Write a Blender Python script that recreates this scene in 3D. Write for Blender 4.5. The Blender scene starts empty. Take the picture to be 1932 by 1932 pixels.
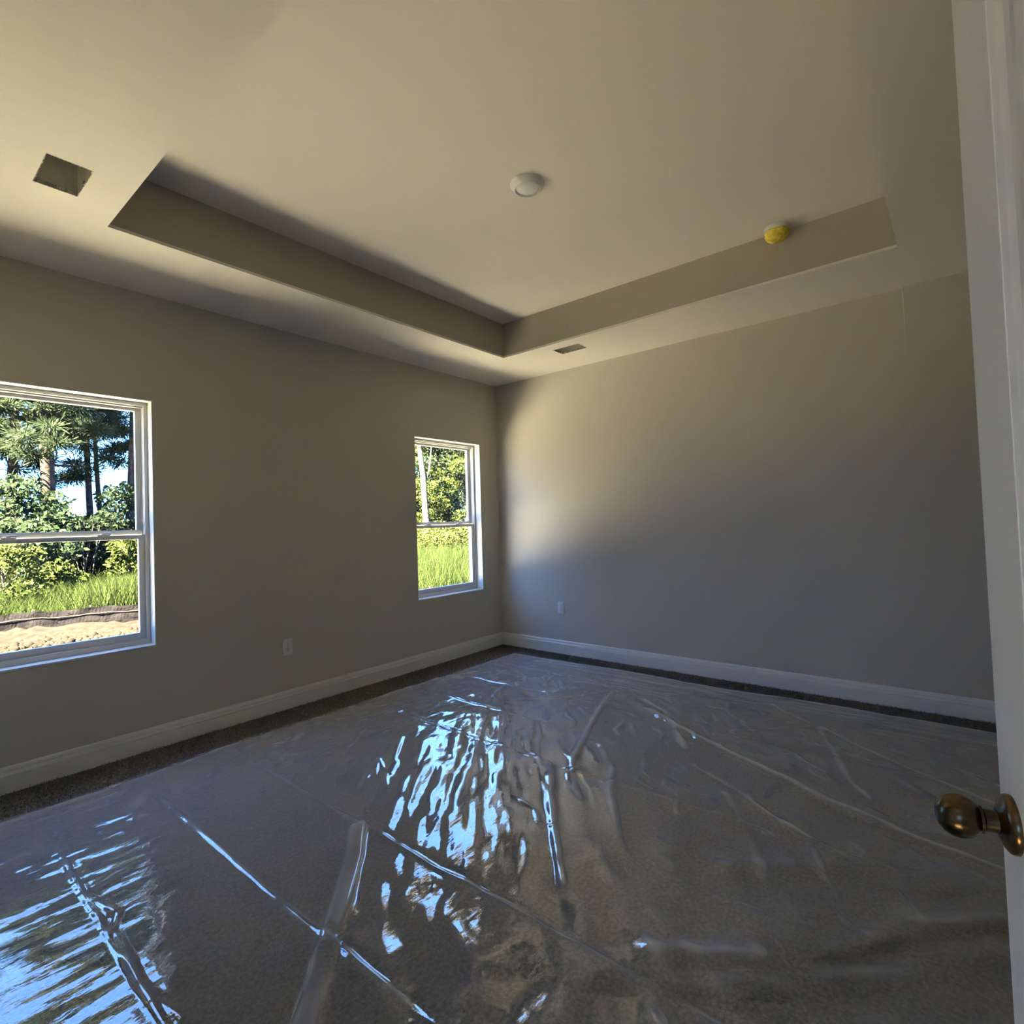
import bpy, bmesh, math, random
import numpy as np
from mathutils import Matrix, Vector
random.seed(7)
sc = bpy.context.scene
COL = sc.collection

# ------------------------------------------------------------------ camera
CAM = Vector((-4.3439, -3.7528, 1.2970))
F = Vector((0.77222971, 0.63510278, 0.01748547))
R = Vector((0.63532176, -0.77168356, -0.02950833))
U = Vector((0.00524757, -0.03389611, 0.99941159))
cd = bpy.data.cameras.new('camera'); cam = bpy.data.objects.new('camera', cd); COL.objects.link(cam)
cam.matrix_world = Matrix(((R.x, U.x, -F.x, CAM.x), (R.y, U.y, -F.y, CAM.y), (R.z, U.z, -F.z, CAM.z), (0, 0, 0, 1)))
cd.sensor_width = 36.0; cd.lens = 1018.72 / 1932 * 36; cd.clip_start = 0.02; cd.clip_end = 500
sc.camera = cam

# ------------------------------------------------------------------ sky, sun, exposure
SKY = 13.5
SUN = 365.0
w = bpy.data.worlds.new('world'); sc.world = w; w.use_nodes = True
nt = w.node_tree; nt.nodes.clear()
out = nt.nodes.new('ShaderNodeOutputWorld'); bg = nt.nodes.new('ShaderNodeBackground')
tc = nt.nodes.new('ShaderNodeTexCoord'); sp = nt.nodes.new('ShaderNodeSeparateXYZ'); rp = nt.nodes.new('ShaderNodeValToRGB')
nt.links.new(tc.outputs['Generated'], sp.inputs[0]); nt.links.new(sp.outputs['Z'], rp.inputs[0])
rp.color_ramp.elements[0].position = 0.0; rp.color_ramp.elements[0].color = (0.058, 0.148, 0.32, 1)
rp.color_ramp.elements[1].position = 0.9; rp.color_ramp.elements[1].color = (0.060, 0.135, 0.36, 1)
e = rp.color_ramp.elements.new(0.3); e.color = (0.068, 0.150, 0.34, 1)
nt.links.new(rp.outputs[0], bg.inputs[0]); bg.inputs[1].default_value = SKY
nt.links.new(bg.outputs[0], out.inputs[0])
sl = bpy.data.lights.new('sun', 'SUN'); so = bpy.data.objects.new('sun', sl); COL.objects.link(so)
sl.energy = SUN; sl.angle = 0.01; sl.color = (1.0, 0.84, 0.50)
sdir = Vector((0.62, 0.10, -0.78))                      # travels east, slightly north, down
so.rotation_euler = sdir.to_track_quat('-Z', 'Y').to_euler(); so.location = (-20, -5, 20)
sc.view_settings.view_transform = 'Standard'; sc.view_settings.look = 'None'
sc.view_settings.exposure = 0.90; sc.view_settings.gamma = 1.0; sc.view_settings.use_curve_mapping = False

# ------------------------------------------------------------------ materials
def mat(name, base=(.8, .8, .8), rough=.6, metal=0., noise=None, bump=None, spec=.5):
    m = bpy.data.materials.new(name); m.use_nodes = True; n = m.node_tree
    b = n.nodes['Principled BSDF']; b.inputs['Base Color'].default_value = (*base, 1)
    b.inputs['Roughness'].default_value = rough; b.inputs['Metallic'].default_value = metal
    b.inputs['Specular IOR Level'].default_value = spec
    if noise or bump:
        t = n.nodes.new('ShaderNodeTexCoord')
    if noise:                                            # (scale, colour_a, colour_b)
        x = n.nodes.new('ShaderNodeTexNoise'); x.inputs['Scale'].default_value = noise[0]; x.inputs['Detail'].default_value = 6
        n.links.new(t.outputs['Object'], x.inputs['Vector'])
        r = n.nodes.new('ShaderNodeValToRGB'); r.color_ramp.elements[0].position = .35; r.color_ramp.elements[1].position = .65
        r.color_ramp.elements[0].color = (*noise[1], 1); r.color_ramp.elements[1].color = (*noise[2], 1)
        n.links.new(x.outputs[0], r.inputs[0]); n.links.new(r.outputs[0], b.inputs['Base Color'])
    if bump:                                             # (scale, strength, distance)
        x = n.nodes.new('ShaderNodeTexNoise'); x.inputs['Scale'].default_value = bump[0]; x.inputs['Detail'].default_value = 5
        n.links.new(t.outputs['Object'], x.inputs['Vector'])
        q = n.nodes.new('ShaderNodeBump'); q.inputs['Strength'].default_value = bump[1]; q.inputs['Distance'].default_value = bump[2]
        n.links.new(x.outputs[0], q.inputs['Height']); n.links.new(q.outputs[0], b.inputs['Normal'])
    return m

def leaf_mat(name, c1, c2, trans=.35):
    m = bpy.data.materials.new(name); m.use_nodes = True; n = m.node_tree; n.nodes.clear()
    o = n.nodes.new('ShaderNodeOutputMaterial'); g = n.nodes.new('ShaderNodeNewGeometry')
    r = n.nodes.new('ShaderNodeValToRGB'); r.color_ramp.elements[0].color = (*c1, 1); r.color_ramp.elements[1].color = (*c2, 1)
    n.links.new(g.outputs['Random Per Island'], r.inputs[0])
    d = n.nodes.new('ShaderNodeBsdfDiffuse'); t = n.nodes.new('ShaderNodeBsdfTranslucent'); x = n.nodes.new('ShaderNodeMixShader')
    n.links.new(r.outputs[0], d.inputs[0]); n.links.new(r.outputs[0], t.inputs[0]); x.inputs[0].default_value = trans
    n.links.new(d.outputs[0], x.inputs[1]); n.links.new(t.outputs[0], x.inputs[2]); n.links.new(x.outputs[0], o.inputs[0])
    return m

def schlick(n, f0, f90, power, normal=None):
    w_ = n.nodes.new('ShaderNodeLayerWeight'); w_.inputs['Blend'].default_value = .5
    if normal: n.links.new(normal, w_.inputs['Normal'])
    p_ = n.nodes.new('ShaderNodeMath'); p_.operation = 'POWER'; p_.inputs[1].default_value = power; n.links.new(w_.outputs['Facing'], p_.inputs[0])
    q_ = n.nodes.new('ShaderNodeMath'); q_.operation = 'MULTIPLY_ADD'; q_.inputs[1].default_value = f90 - f0; q_.inputs[2].default_value = f0
    n.links.new(p_.outputs[0], q_.inputs[0]); return q_

def thin_glass(name):
    m = bpy.data.materials.new(name); m.use_nodes = True; n = m.node_tree; n.nodes.clear()
    o = n.nodes.new('ShaderNodeOutputMaterial'); f = schlick(n, .04, 1., 5)
    t = n.nodes.new('ShaderNodeBsdfTransparent'); t.inputs[0].default_value = (.97, .985, .98, 1)
    g = n.nodes.new('ShaderNodeBsdfGlossy'); g.inputs['Roughness'].default_value = 0.0
    x = n.nodes.new('ShaderNodeMixShader'); n.links.new(f.outputs[0], x.inputs[0]); n.links.new(t.outputs[0], x.inputs[1]); n.links.new(g.outputs[0], x.inputs[2])
    n.links.new(x.outputs[0], o.inputs[0]); return m

def film_mat():
    m = bpy.data.materials.new('clear_plastic_film'); m.use_nodes = True; n = m.node_tree; n.nodes.clear()
    o = n.nodes.new('ShaderNodeOutputMaterial')
    t = n.nodes.new('ShaderNodeTexCoord'); mp = n.nodes.new('ShaderNodeMapping'); mp.inputs['Rotation'].default_value = (0, 0, math.radians(-42)); mp.inputs['Scale'].default_value = (9, 26, 1)
    x = n.nodes.new('ShaderNodeTexNoise'); x.inputs['Scale'].default_value = 1.0; x.inputs['Detail'].default_value = 3
    n.links.new(t.outputs['Object'], mp.inputs[0]); n.links.new(mp.outputs[0], x.inputs['Vector'])
    b = n.nodes.new('ShaderNodeBump'); b.inputs['Strength'].default_value = .35; b.inputs['Distance'].default_value = .004
    n.links.new(x.outputs[0], b.inputs['Height'])
    f = schlick(n, .105, 1., 2.7, b.outputs[0])
    tr = n.nodes.new('ShaderNodeBsdfTransparent'); tr.inputs[0].default_value = (.93, .93, .93, 1)
    d = n.nodes.new('ShaderNodeBsdfDiffuse'); d.inputs[0].default_value = (.62, .62, .62, 1)
    g = n.nodes.new('ShaderNodeBsdfGlossy'); g.inputs['Roughness'].default_value = 0.045
    n.links.new(b.outputs[0], g.inputs['Normal'])
    h = n.nodes.new('ShaderNodeMixShader'); hz = schlick(n, .07, 1.05, 1.9, b.outputs[0]); at = n.nodes.new('ShaderNodeAttribute'); at.attribute_name = 'fold'      # wrinkle crests painted milkier, standing in for their lit sides
    ad = n.nodes.new('ShaderNodeMath'); ad.operation = 'MULTIPLY_ADD'; ad.inputs[1].default_value = .45; ad.use_clamp = True
    n.links.new(at.outputs['Fac'], ad.inputs[0]); n.links.new(hz.outputs[0], ad.inputs[2]); n.links.new(ad.outputs[0], h.inputs[0])
    n.links.new(tr.outputs[0], h.inputs[1]); n.links.new(d.outputs[0], h.inputs[2])
    k = n.nodes.new('ShaderNodeMixShader'); n.links.new(f.outputs[0], k.inputs[0]); n.links.new(h.outputs[0], k.inputs[1]); n.links.new(g.outputs[0], k.inputs[2])
    n.links.new(k.outputs[0], o.inputs[0]); return m

WALLC = (.51, .49, .435)
M = dict(
    wall=mat('greige_wall_paint', WALLC, .75, bump=(160, .08, .002)),
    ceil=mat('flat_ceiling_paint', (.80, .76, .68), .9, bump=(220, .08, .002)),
    tray=mat('greige_tray_side', (.40, .375, .32), .8, bump=(160, .08, .002)),
    trim=mat('white_trim_paint', (.74, .74, .72), .35),
    door=mat('white_door_paint', (.74, .73, .69), .45, bump=(90, .04, .001)),
    vinyl=mat('white_vinyl', (.60, .60, .585), .35),
    plate=mat('white_plastic', (.72, .72, .71), .35),
    slot=mat('dark_slot', (.02, .02, .02), .6),
    lens=mat('frosted_lens', (.78, .77, .76), .22),
    carpet=mat('taupe_carpet', rough=1., noise=(75, (.125, .112, .102), (.28, .258, .234)), bump=(260, 1., .012), spec=.05),
    duct=mat('grey_duct_board', rough=.8, noise=(12, (.52, .49, .42), (.68, .64, .56))),
    gyp=mat('torn_drywall_paper', rough=1., noise=(60, (.45, .42, .36), (.7, .67, .6))),
    brass=mat('antique_brass', rough=.24, metal=1., noise=(14, (.040, .029, .017), (.14, .102, .055)), bump=(400, .05, .0005)),
    steel=mat('dull_steel', (.45, .44, .42), .35, 1.),
    yellow=mat('yellow_dust_cover', rough=.45, noise=(40, (.62, .46, .03), (.85, .72, .08)), bump=(70, .5, .004)),
    glass=thin_glass('window_glass'), film=film_mat(),
    bounce=mat('pale_bounce', spec=.04, rough=.9, noise=(3, (.72, .68, .58), (.80, .77, .68))),  # kept pale for the added slab that reflects sun indoors
    soil=mat('straw_strewn_soil', spec=.04, rough=1., noise=(5, (.0062, .0052, .0038), (.0105, .0090, .0055)), bump=(25, .9, .05)),
    clod=mat('pinkish_dirt', spec=.04, rough=1., noise=(9, (.0042, .0034, .0034), (.0085, .0068, .0066))),
    straw=leaf_mat('straw', (.012, .010, .0045), (.026, .023, .012), .1),
    fence=mat('black_silt_fabric', spec=.0, rough=.9, noise=(6, (.0045, .0042, .0055), (.0085, .0078, .0098)), bump=(9, .5, .05)),
    cord=mat('orange_stitch', (.012, .005, .004), .7),
    bark=mat('pine_bark', spec=.04, rough=1., noise=(7, (.014, .011, .010), (.046, .038, .034)), bump=(18, .8, .03)),
    palebark=mat('bleached_bark', spec=.04, rough=.9, noise=(9, (.018, .017, .016), (.058, .056, .053)), bump=(20, .5, .02)),
    needle=leaf_mat('pine_needles', (0.0106, 0.0170, 0.0116), (0.0261, 0.0361, 0.0235)),
    leafa=leaf_mat('mid_green_leaves', (0.0081, 0.0144, 0.0091), (0.0229, 0.0342, 0.0208)),
    leafb=leaf_mat('yellow_green_leaves', (0.0151, 0.0225, 0.0076), (0.0358, 0.0446, 0.0157)),
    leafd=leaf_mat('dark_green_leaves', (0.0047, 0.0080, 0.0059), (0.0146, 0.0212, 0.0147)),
    grass=leaf_mat('tall_grass', (0.0089, 0.0144, 0.0055), (0.0193, 0.0268, 0.0104), .3),
    clap=mat('exterior_siding', (.6, .6, .58), .7),
)

# ------------------------------------------------------------------ helpers
def mesh_np(name, V, Fc, m, parent=None, smooth=False):
    me = bpy.data.meshes.new(name)
    V = np.asarray(V, dtype=np.float32); 
    if isinstance(Fc, np.ndarray):
        k = Fc.shape[1]
        me.vertices.add(len(V)); me.vertices.foreach_set('co', V.ravel())
        me.loops.add(Fc.size); me.loops.foreach_set('vertex_index', Fc.astype(np.int32).ravel())
        me.polygons.add(len(Fc)); me.polygons.foreach_set('loop_start', np.arange(0, Fc.size, k, dtype=np.int32))
        me.update(calc_edges=True)
    else:
        me.from_pydata([tuple(map(float, v)) for v in V], [], Fc)
    if smooth:
        me.polygons.foreach_set('use_smooth', np.ones(len(me.polygons), dtype=bool))
    me.materials.append(m)
    o = bpy.data.objects.new(name, me); COL.objects.link(o)
    if parent: o.parent = parent
    return o

class MB:
    def __init__(s): s.v = []; s.f = []
    def box(s, a, b):
        x0, y0, z0 = [min(p, q) for p, q in zip(a, b)]; x1, y1, z1 = [max(p, q) for p, q in zip(a, b)]
        i = len(s.v); s.v += [(x0, y0, z0), (x1, y0, z0), (x1, y1, z0), (x0, y1, z0), (x0, y0, z1), (x1, y0, z1), (x1, y1, z1), (x0, y1, z1)]
        s.f += [tuple(i + k for k in q) for q in ((0, 3, 2, 1), (4, 5, 6, 7), (0, 1, 5, 4), (1, 2, 6, 5), (2, 3, 7, 6), (3, 0, 4, 7))]
        return s
    def bev(s, a, b, r):                                # box with chamfered edges
        bm = bmesh.new(); c = [(p + q) / 2 for p, q in zip(a, b)]; d = [abs(q - p) for p, q in zip(a, b)]
        bmesh.ops.create_cube(bm, size=1, matrix=Matrix.Translation(c) @ Matrix.Diagonal((*d, 1)))
        bmesh.ops.bevel(bm, geom=list(bm.edges), offset=r, segments=2, profile=.6, affect='EDGES')
        i = len(s.v); s.v += [tuple(v.co) for v in bm.verts]; bm.verts.index_update()
        s.f += [tuple(i + v.index for v in f.verts) for f in bm.faces]; bm.free(); return s
    def lathe(s, prof, mtx=Matrix(), n=48):             # prof: (r, h) about local z
        i = len(s.v)
        for r, h in prof:
            for k in range(n):
                a = 2 * math.pi * k / n; s.v.append(tuple(mtx @ Vector((r * math.cos(a), r * math.sin(a), h))))
        for j in range(len(prof) - 1):
            for k in range(n):
                k2 = (k + 1) % n; s.f.append((i + j * n + k, i + j * n + k2, i + (j + 1) * n + k2, i + (j + 1) * n + k))
        s.f.append(tuple(i + k for k in reversed(range(n)))); j = len(prof) - 1; s.f.append(tuple(i + j * n + k for k in range(n)))
        return s
    def tube(s, pts, rad, n=8):
        i = len(s.v); pts = [Vector(p) for p in pts]
        for j, p in enumerate(pts):
            d = (pts[min(j + 1, len(pts) - 1)] - pts[max(j - 1, 0)]).normalized()
            a = d.orthogonal().normalized(); 
            a = (Vector((1, 0, 0)) - d * d.x); a = a.normalized() if a.length > .1 else d.orthogonal().normalized()
            b = d.cross(a); r = rad[j] if isinstance(rad, (list, tuple)) else rad
            for k in range(n):
                t = 2 * math.pi * k / n; s.v.append(tuple(p + (a * math.cos(t) + b * math.sin(t)) * r))
        for j in range(len(pts) - 1):
            for k in range(n):
                k2 = (k + 1) % n; s.f.append((i + j * n + k, i + j * n + k2, i + (j + 1) * n + k2, i + (j + 1) * n + k))
        s.f.append(tuple(i + k for k in reversed(range(n)))); j = len(pts) - 1; s.f.append(tuple(i + j * n + k for k in range(n)))
        return s
    def build(s, name, m, parent=None, smooth=False, loc=None):
        v = s.v
        if loc is not None: v = [(a - loc[0], b - loc[1], c - loc[2]) for a, b, c in v]
        o = mesh_np(name, v, s.f, m, parent, smooth)
        if loc is not None: o.location = loc
        if smooth: o.data.set_sharp_from_angle(angle=math.radians(40))
        return o

def cells(us, vs, holes, w0, w1, fn):
    """slab between w0 (seen face) and w1, with rectangular holes; fn maps (u, v, w) to a point"""
    us = sorted(set(us + [q for h in holes for q in h[:2]])); vs = sorted(set(vs + [q for h in holes for q in h[2:]]))
    b = MB(); nu, nv = len(us) - 1, len(vs) - 1
    def solid(i, j):
        if i < 0 or j < 0 or i >= nu or j >= nv: return False
        cu = (us[i] + us[i + 1]) / 2; cv = (vs[j] + vs[j + 1]) / 2
        return not any(h[0] < cu < h[1] and h[2] < cv < h[3] for h in holes)
    def q(*p):
        k = len(b.v); b.v += [fn(*x) for x in p]; b.f.append((k, k + 1, k + 2, k + 3))
    for i in range(nu):
        for j in range(nv):
            if not solid(i, j): continue
            a, c, d, e_ = us[i], us[i + 1], vs[j], vs[j + 1]
            q((a, d, w0), (c, d, w0), (c, e_, w0), (a, e_, w0)); q((a, d, w1), (a, e_, w1), (c, e_, w1), (c, d, w1))
            if not solid(i - 1, j): q((a, d, w0), (a, e_, w0), (a, e_, w1), (a, d, w1))
            if not solid(i + 1, j): q((c, d, w0), (c, d, w1), (c, e_, w1), (c, e_, w0))
            if not solid(i, j - 1): q((a, d, w0), (a, d, w1), (c, d, w1), (c, d, w0))
            if not solid(i, j + 1): q((a, e_, w0), (c, e_, w0), (c, e_, w1), (a, e_, w1))
    return b
def struct(o): o['kind'] = 'structure'; return o
def fixn(o):
    bm = bmesh.new(); bm.from_mesh(o.data); bmesh.ops.remove_doubles(bm, verts=bm.verts, dist=1e-5); bmesh.ops.recalc_face_normals(bm, faces=bm.faces); bm.to_mesh(o.data); bm.free(); return o
def empty(name, loc, rz=0):
    o = bpy.data.objects.new(name, None); COL.objects.link(o); o.location = loc; o.rotation_euler = (0, 0, rz); o.empty_display_size = .1; return o
def tag(o, label, cat, group=None):
    o['label'] = label; o['category'] = cat
    if group: o['group'] = group
    return o

# ------------------------------------------------------------------ room shell
H = 2.74; TH = 3.039                                    # soffit and tray heights
XW, YS = -4.30, -4.26                                   # west and south inner faces
W1 = (-4.060, -3.1955, 0.611, 2.095); W2 = (-1.1379, -0.2744, 0.611, 2.095)
TRAY = (-3.584, -0.703, -3.550, -0.714)
V1 = (-3.880, -3.734, -1.147, -0.897); V2 = (-0.573, -0.427, -1.403, -1.153)
DOOR = (-3.965, -3.10, -0.05, 2.06)
struct(fixn(cells([XW - .12, .12], [-.05, 3.2], [W1, W2], 0, .17, lambda u, v, w_: (u, w_, v)).build('wall_north', M['wall'])))
struct(fixn(cells([YS - .12, 0.0], [-.05, 3.2], [], 0, .12, lambda u, v, w_: (w_, u, v)).build('wall_east', M['wall'])))
struct(fixn(cells([XW, 0.0], [-.05, 3.2], [], YS, YS - .12, lambda u, v, w_: (u, w_, v)).build('wall_south', M['wall'])))
struct(fixn(cells([YS - .12, 0.0], [-.05, 3.2], [DOOR], XW, XW - .12, lambda u, v, w_: (w_, u, v)).build('wall_west', M['wall'])))
# small proud drywall patch where the east wall meets the soffit beside the door
b = MB(); i = 0
b.v = [(0, -3.528, 2.739), (0, -4.255, 2.739), (-.030, -4.255, 2.739), (-.030, -3.535, 2.739), (0, -3.528, 2.30), (0, -4.255, 2.30), (-.002, -4.255, 2.30), (-.002, -3.535, 2.30)]
b.f = [(0, 1, 2, 3), (4, 7, 6, 5), (0, 3, 7, 4), (3, 2, 6, 7), (1, 5, 6, 2)]
struct(b.build('wall_east_patch', M['wall']))
# ceiling: soffit ring + tray sides + tray top in one mesh
b = cells([XW - .1, .1], [YS - .1, .1], [TRAY, V1, V2], H, H + .016, lambda u, v, w_: (u, v, w_))
x0, x1, y0, y1 = TRAY
b.box((x0 - .02, y0 - .02, TH), (x1 + .02, y1 + .02, TH + .02))
ceil = struct(b.build('ceiling', M['ceil']))
HB = H + .016                                           # tray sides take a darker greige than the walls
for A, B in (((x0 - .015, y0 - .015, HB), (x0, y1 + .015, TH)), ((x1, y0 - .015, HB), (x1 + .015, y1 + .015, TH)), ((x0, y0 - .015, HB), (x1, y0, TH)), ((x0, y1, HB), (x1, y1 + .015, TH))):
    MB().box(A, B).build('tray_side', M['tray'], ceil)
struct(MB().box((XW - .3, YS - .3, 3.22), (.3, .35, 3.3)).build('roof', M['clap']))
# carpeted floor
nx, ny = 430, 426
rng = np.random.default_rng(3)
gx, gy = np.meshgrid(np.linspace(XW - .12, 0, nx), np.linspace(YS, 0, ny), indexing='ij')
def vnoise(u, v, seed):
    r = np.random.default_rng(seed).random((256, 256)); iu = np.floor(u).astype(int); iv = np.floor(v).astype(int)
    fu = u - iu; fv = v - iv; fu = fu * fu * (3 - 2 * fu); fv = fv * fv * (3 - 2 * fv)
    g = lambda a, c: r[a % 256, c % 256]
    return (g(iu, iv) * (1 - fu) * (1 - fv) + g(iu + 1, iv) * fu * (1 - fv) + g(iu, iv + 1) * (1 - fu) * fv + g(iu + 1, iv + 1) * fu * fv) * 2 - 1
def grid_faces(a, c):
    i = np.arange((a - 1) * c).reshape(a - 1, c)[:, :-1].ravel(); return np.stack([i, i + c, i + c + 1, i + 1], 1)
gz = .0022 * vnoise(gx * 30, gy * 30, 1) + .0015 * vnoise(gx * 60, gy * 60, 2)
struct(mesh_np('floor', np.stack([gx, gy, gz], -1).reshape(-1, 3), grid_faces(nx, ny), M['carpet'], smooth=True))
# pile standing along the two visible walls, where no film covers it
def blades(n, px, py, z, h0, h1, wd, lean, seed):
    r = np.random.default_rng(seed); h = h0 + (h1 - h0) * r.random(n); a = r.random(n) * 2 * np.pi
    dx, dy = np.cos(a) * wd / 2, np.sin(a) * wd / 2; lx, ly = (r.random(n) - .5) * lean * h, (r.random(n) - .5) * lean * h
    P = np.zeros((n, 5, 3)); 
    P[:, 0] = np.stack([px - dx, py - dy, z], 1); P[:, 1] = np.stack([px + dx, py + dy, z], 1)
    P[:, 2] = np.stack([px + dx * .7 + lx * .4, py + dy * .7 + ly * .4, z + h * .6], 1); P[:, 3] = np.stack([px - dx * .7 + lx * .4, py - dy * .7 + ly * .4, z + h * .6], 1)
    P[:, 4] = np.stack([px + lx, py + ly, z + h], 1)
    k = np.arange(n)[:, None] * 5
    T = np.concatenate([k + np.array([0, 1, 2]), k + np.array([0, 2, 3]), k + np.array([3, 2, 4])]); return P.reshape(-1, 3), T
n = 36000; r_ = np.random.default_rng(5)
px = np.concatenate([-r_.random(n // 2) * .24 - .016, -r_.random(n // 2) * 4.25 - .02]); py = np.concatenate([-r_.random(n // 2) * 4.2 - .02, -r_.random(n // 2) * .36 - .016])
V, T = blades(n, px, py, np.full(n, -.002), .008, .018, .004, 1.5, 6)
pile = mesh_np('carpet_pile', V, T, M['carpet'], None); pile['kind'] = 'stuff'; tag(pile, 'strip of bare taupe carpet pile left uncovered along the baseboards', 'carpet')

# ------------------------------------------------------------------ baseboards (profile with two beads)
PROF = [(0, 0), (.0150, 0), (.0150, .085), (.0090, .0865), (.0090, .0885), (.0142, .0900), (.0120, .1020), (.0085, .1075), (.0045, .1085), (.0045, .1105), (.0095, .1120), (.0075, .1240), (.0030, .1325), (0, .133)]
def baseboard(name, p, q, nrm):
    b = MB(); 
    for (x, y) in (p, q):
        for d, z in PROF: b.v.append((x + nrm[0] * d, y + nrm[1] * d, z))
    k = len(PROF); b.f = [(i, (i + 1) % k, k + (i + 1) % k, k + i) for i in range(k)] + [tuple(range(k)), tuple(range(2 * k - 1, k - 1, -1))]
    return struct(fixn(b.build(name, M['trim'])))
baseboard('baseboard_north', (XW, 0), (0, 0), (0, -1)); baseboard('baseboard_east', (0, YS), (0, 0), (-1, 0))
baseboard('baseboard_south', (XW, YS), (0, YS), (0, 1)); baseboard('baseboard_west', (XW, -3.03), (XW, 0), (1, 0))

# ------------------------------------------------------------------ windows
def frame_box(b, x0, x1, z0, z1, wl, wr, wb, wt, ya, yb):
    b.bev((x0, ya, z0), (x0 + wl, yb, z1), .003); b.bev((x1 - wr, ya, z0), (x1, yb, z1), .003)
    b.bev((x0 + wl - .001, ya, z0), (x1 - wr + .001, yb, z0 + wb), .003); b.bev((x0 + wl - .001, ya, z1 - wt), (x1 - wr + .001, yb, z1), .003)
def window(name, W):
    x0, x1, z0, z1 = W; cx = (x0 + x1) / 2
    root = empty(name, (cx, 0, z0)); struct(root)
    L = (cx, 0, z0)
    def put(b, nm, m, par=root, lb=None, smooth=False):
        o = b.build(nm, m, par, smooth); o.matrix_parent_inverse = Matrix()
        o.location = (-L[0], -L[1], -L[2]) if par is root else (0, 0, 0)
        if lb: o['label'] = lb
        return o
    b = MB(); t = .004                                  # painted reveal lining
    b.box((x0, .001, z0), (x0 + t, .10, z1)); b.box((x1 - t, .001, z0), (x1, .10, z1)); b.box((x0, .001, z1 - t), (x1, .10, z1))
    put(b, 'reveal', M['trim'])
    put(MB().bev((x0, -.004, z0 - .002), (x1, .10, z0 + .008), .002), 'sill', M['trim'])
    b = MB(); a, c, d, e_ = x0 + t, x1 - t, z0 + .006, z1 - t
    frame_box(b, a, c, d, e_, .020, .020, .034, .022, .078, .168)
    b.box((a + .018, .122, d + .02), (a + .026, .130, e_ - .02)); b.box((c - .026, .122, d + .02), (c - .018, .130, e_ - .02))
    b.box((a + .018, .095, e_ - .030), (c - .018, .120, e_ - .020))
    put(b, 'window_frame', M['vinyl'])
    mid = 1.283
    b = MB(); frame_box(b, a + .018, c - .018, mid, e_ - .018, .032, .032, .030, .030, .130, .160)
    us_ = put(b, 'upper_sash', M['vinyl'])
    put(MB().box((a + .045, .142, mid + .025), (c - .045, .146, e_ - .043)), 'pane', M['glass'], us_)
    b = MB(); frame_box(b, a + .016, c - .016, d + .026, mid, .036, .036, .046, .026, .092, .122)
    b.bev((a + .25, .080, mid - .012), (c - .25, .094, mid - .004), .002)
    ls_ = put(b, 'lower_sash', M['vinyl'])
    put(MB().box((a + .048, .104, d + .068), (c - .048, .108, mid - .022)), 'pane', M['glass'], ls_)
    for fx in (.26, .74):
        X = a + (c - a) * fx; b = MB(); b.bev((X - .030, .094, mid), (X + .030, .124, mid + .006), .002)
        b.lathe([(.011, 0), (.011, .010), (.007, .013)], Matrix.Translation((X, .108, mid + .005)), 16)
        b.tube([(X, .108, mid + .013), (X + .018, .100, mid + .014), (X + .034, .090, mid + .012)], [.005, .0045, .004], 8)
        put(b, 'sash_lock', M['vinyl'], smooth=True)
    return root
window('window_1', W1); window('window_2', W2)

# ------------------------------------------------------------------ outlets
def outlet(name, loc, rz, label):
    root = empty(name, loc, rz); tag(root, label, 'outlet', 'wall outlets')     # local: x right, -y out of the wall
    MB().bev((-.036, -.0065, -.058), (.036, 0, .058), .003).build('cover_plate', M['plate'], root)
    for s in (1, -1):
        b = MB(); b.bev((-.017, -.0095, s * .0195 - .0145), (.017, -.006, s * .0195 + .0145), .0018); o = b.build('receptacle', M['plate'], root)
        c = MB(); z = s * .0195
        c.box((-.0075, -.0102, z + .001), (-.0055, -.0093, z + .010)); c.box((.0055, -.0102, z + .002), (.0075, -.0093, z + .009))
        c.lathe([(.0028, 0), (.0028, .0009)], Matrix.Translation((0, -.0093, z - .007)) @ Matrix.Rotation(math.pi / 2, 4, 'X'), 12)
        c.build('slot', M['slot'], o)
    MB().lathe([(.0032, 0), (.0030, .0012), (.001, .0016)], Matrix.Translation((0, -.0062, 0)) @ Matrix.Rotation(math.pi / 2, 4, 'X'), 12).build('screw', M['steel'], root)
    return root
outlet('wall_outlet', (-2.372, 0, .442), 0, 'white duplex outlet low on the dark window wall between the two windows')
outlet('wall_outlet', (0, -.762, .446), -math.pi / 2, 'white duplex outlet low on the right wall near the far corner')

# ------------------------------------------------------------------ ceiling fixtures
t = empty('disc_light', (-2.127, -2.097, TH)); tag(t, 'round white flush disc light at the middle of the tray ceiling, unlit', 'light')
flip = Matrix.Rotation(math.pi, 4, 'X')
MB().lathe([(.090, 0), (.090, .003), (.086, .008), (.073, .025), (.069, .0295), (.065, .0300), (.0625, .026), (.0615, .018)], flip, 64).build('trim_ring', M['plate'], t, True)
MB().lathe([(.0618, .016), (.060, .0215), (.050, .0285), (.033, .0325), (.012, .0345), (.001, .0347)], flip, 64).build('lens', M['lens'], t, True)

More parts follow.
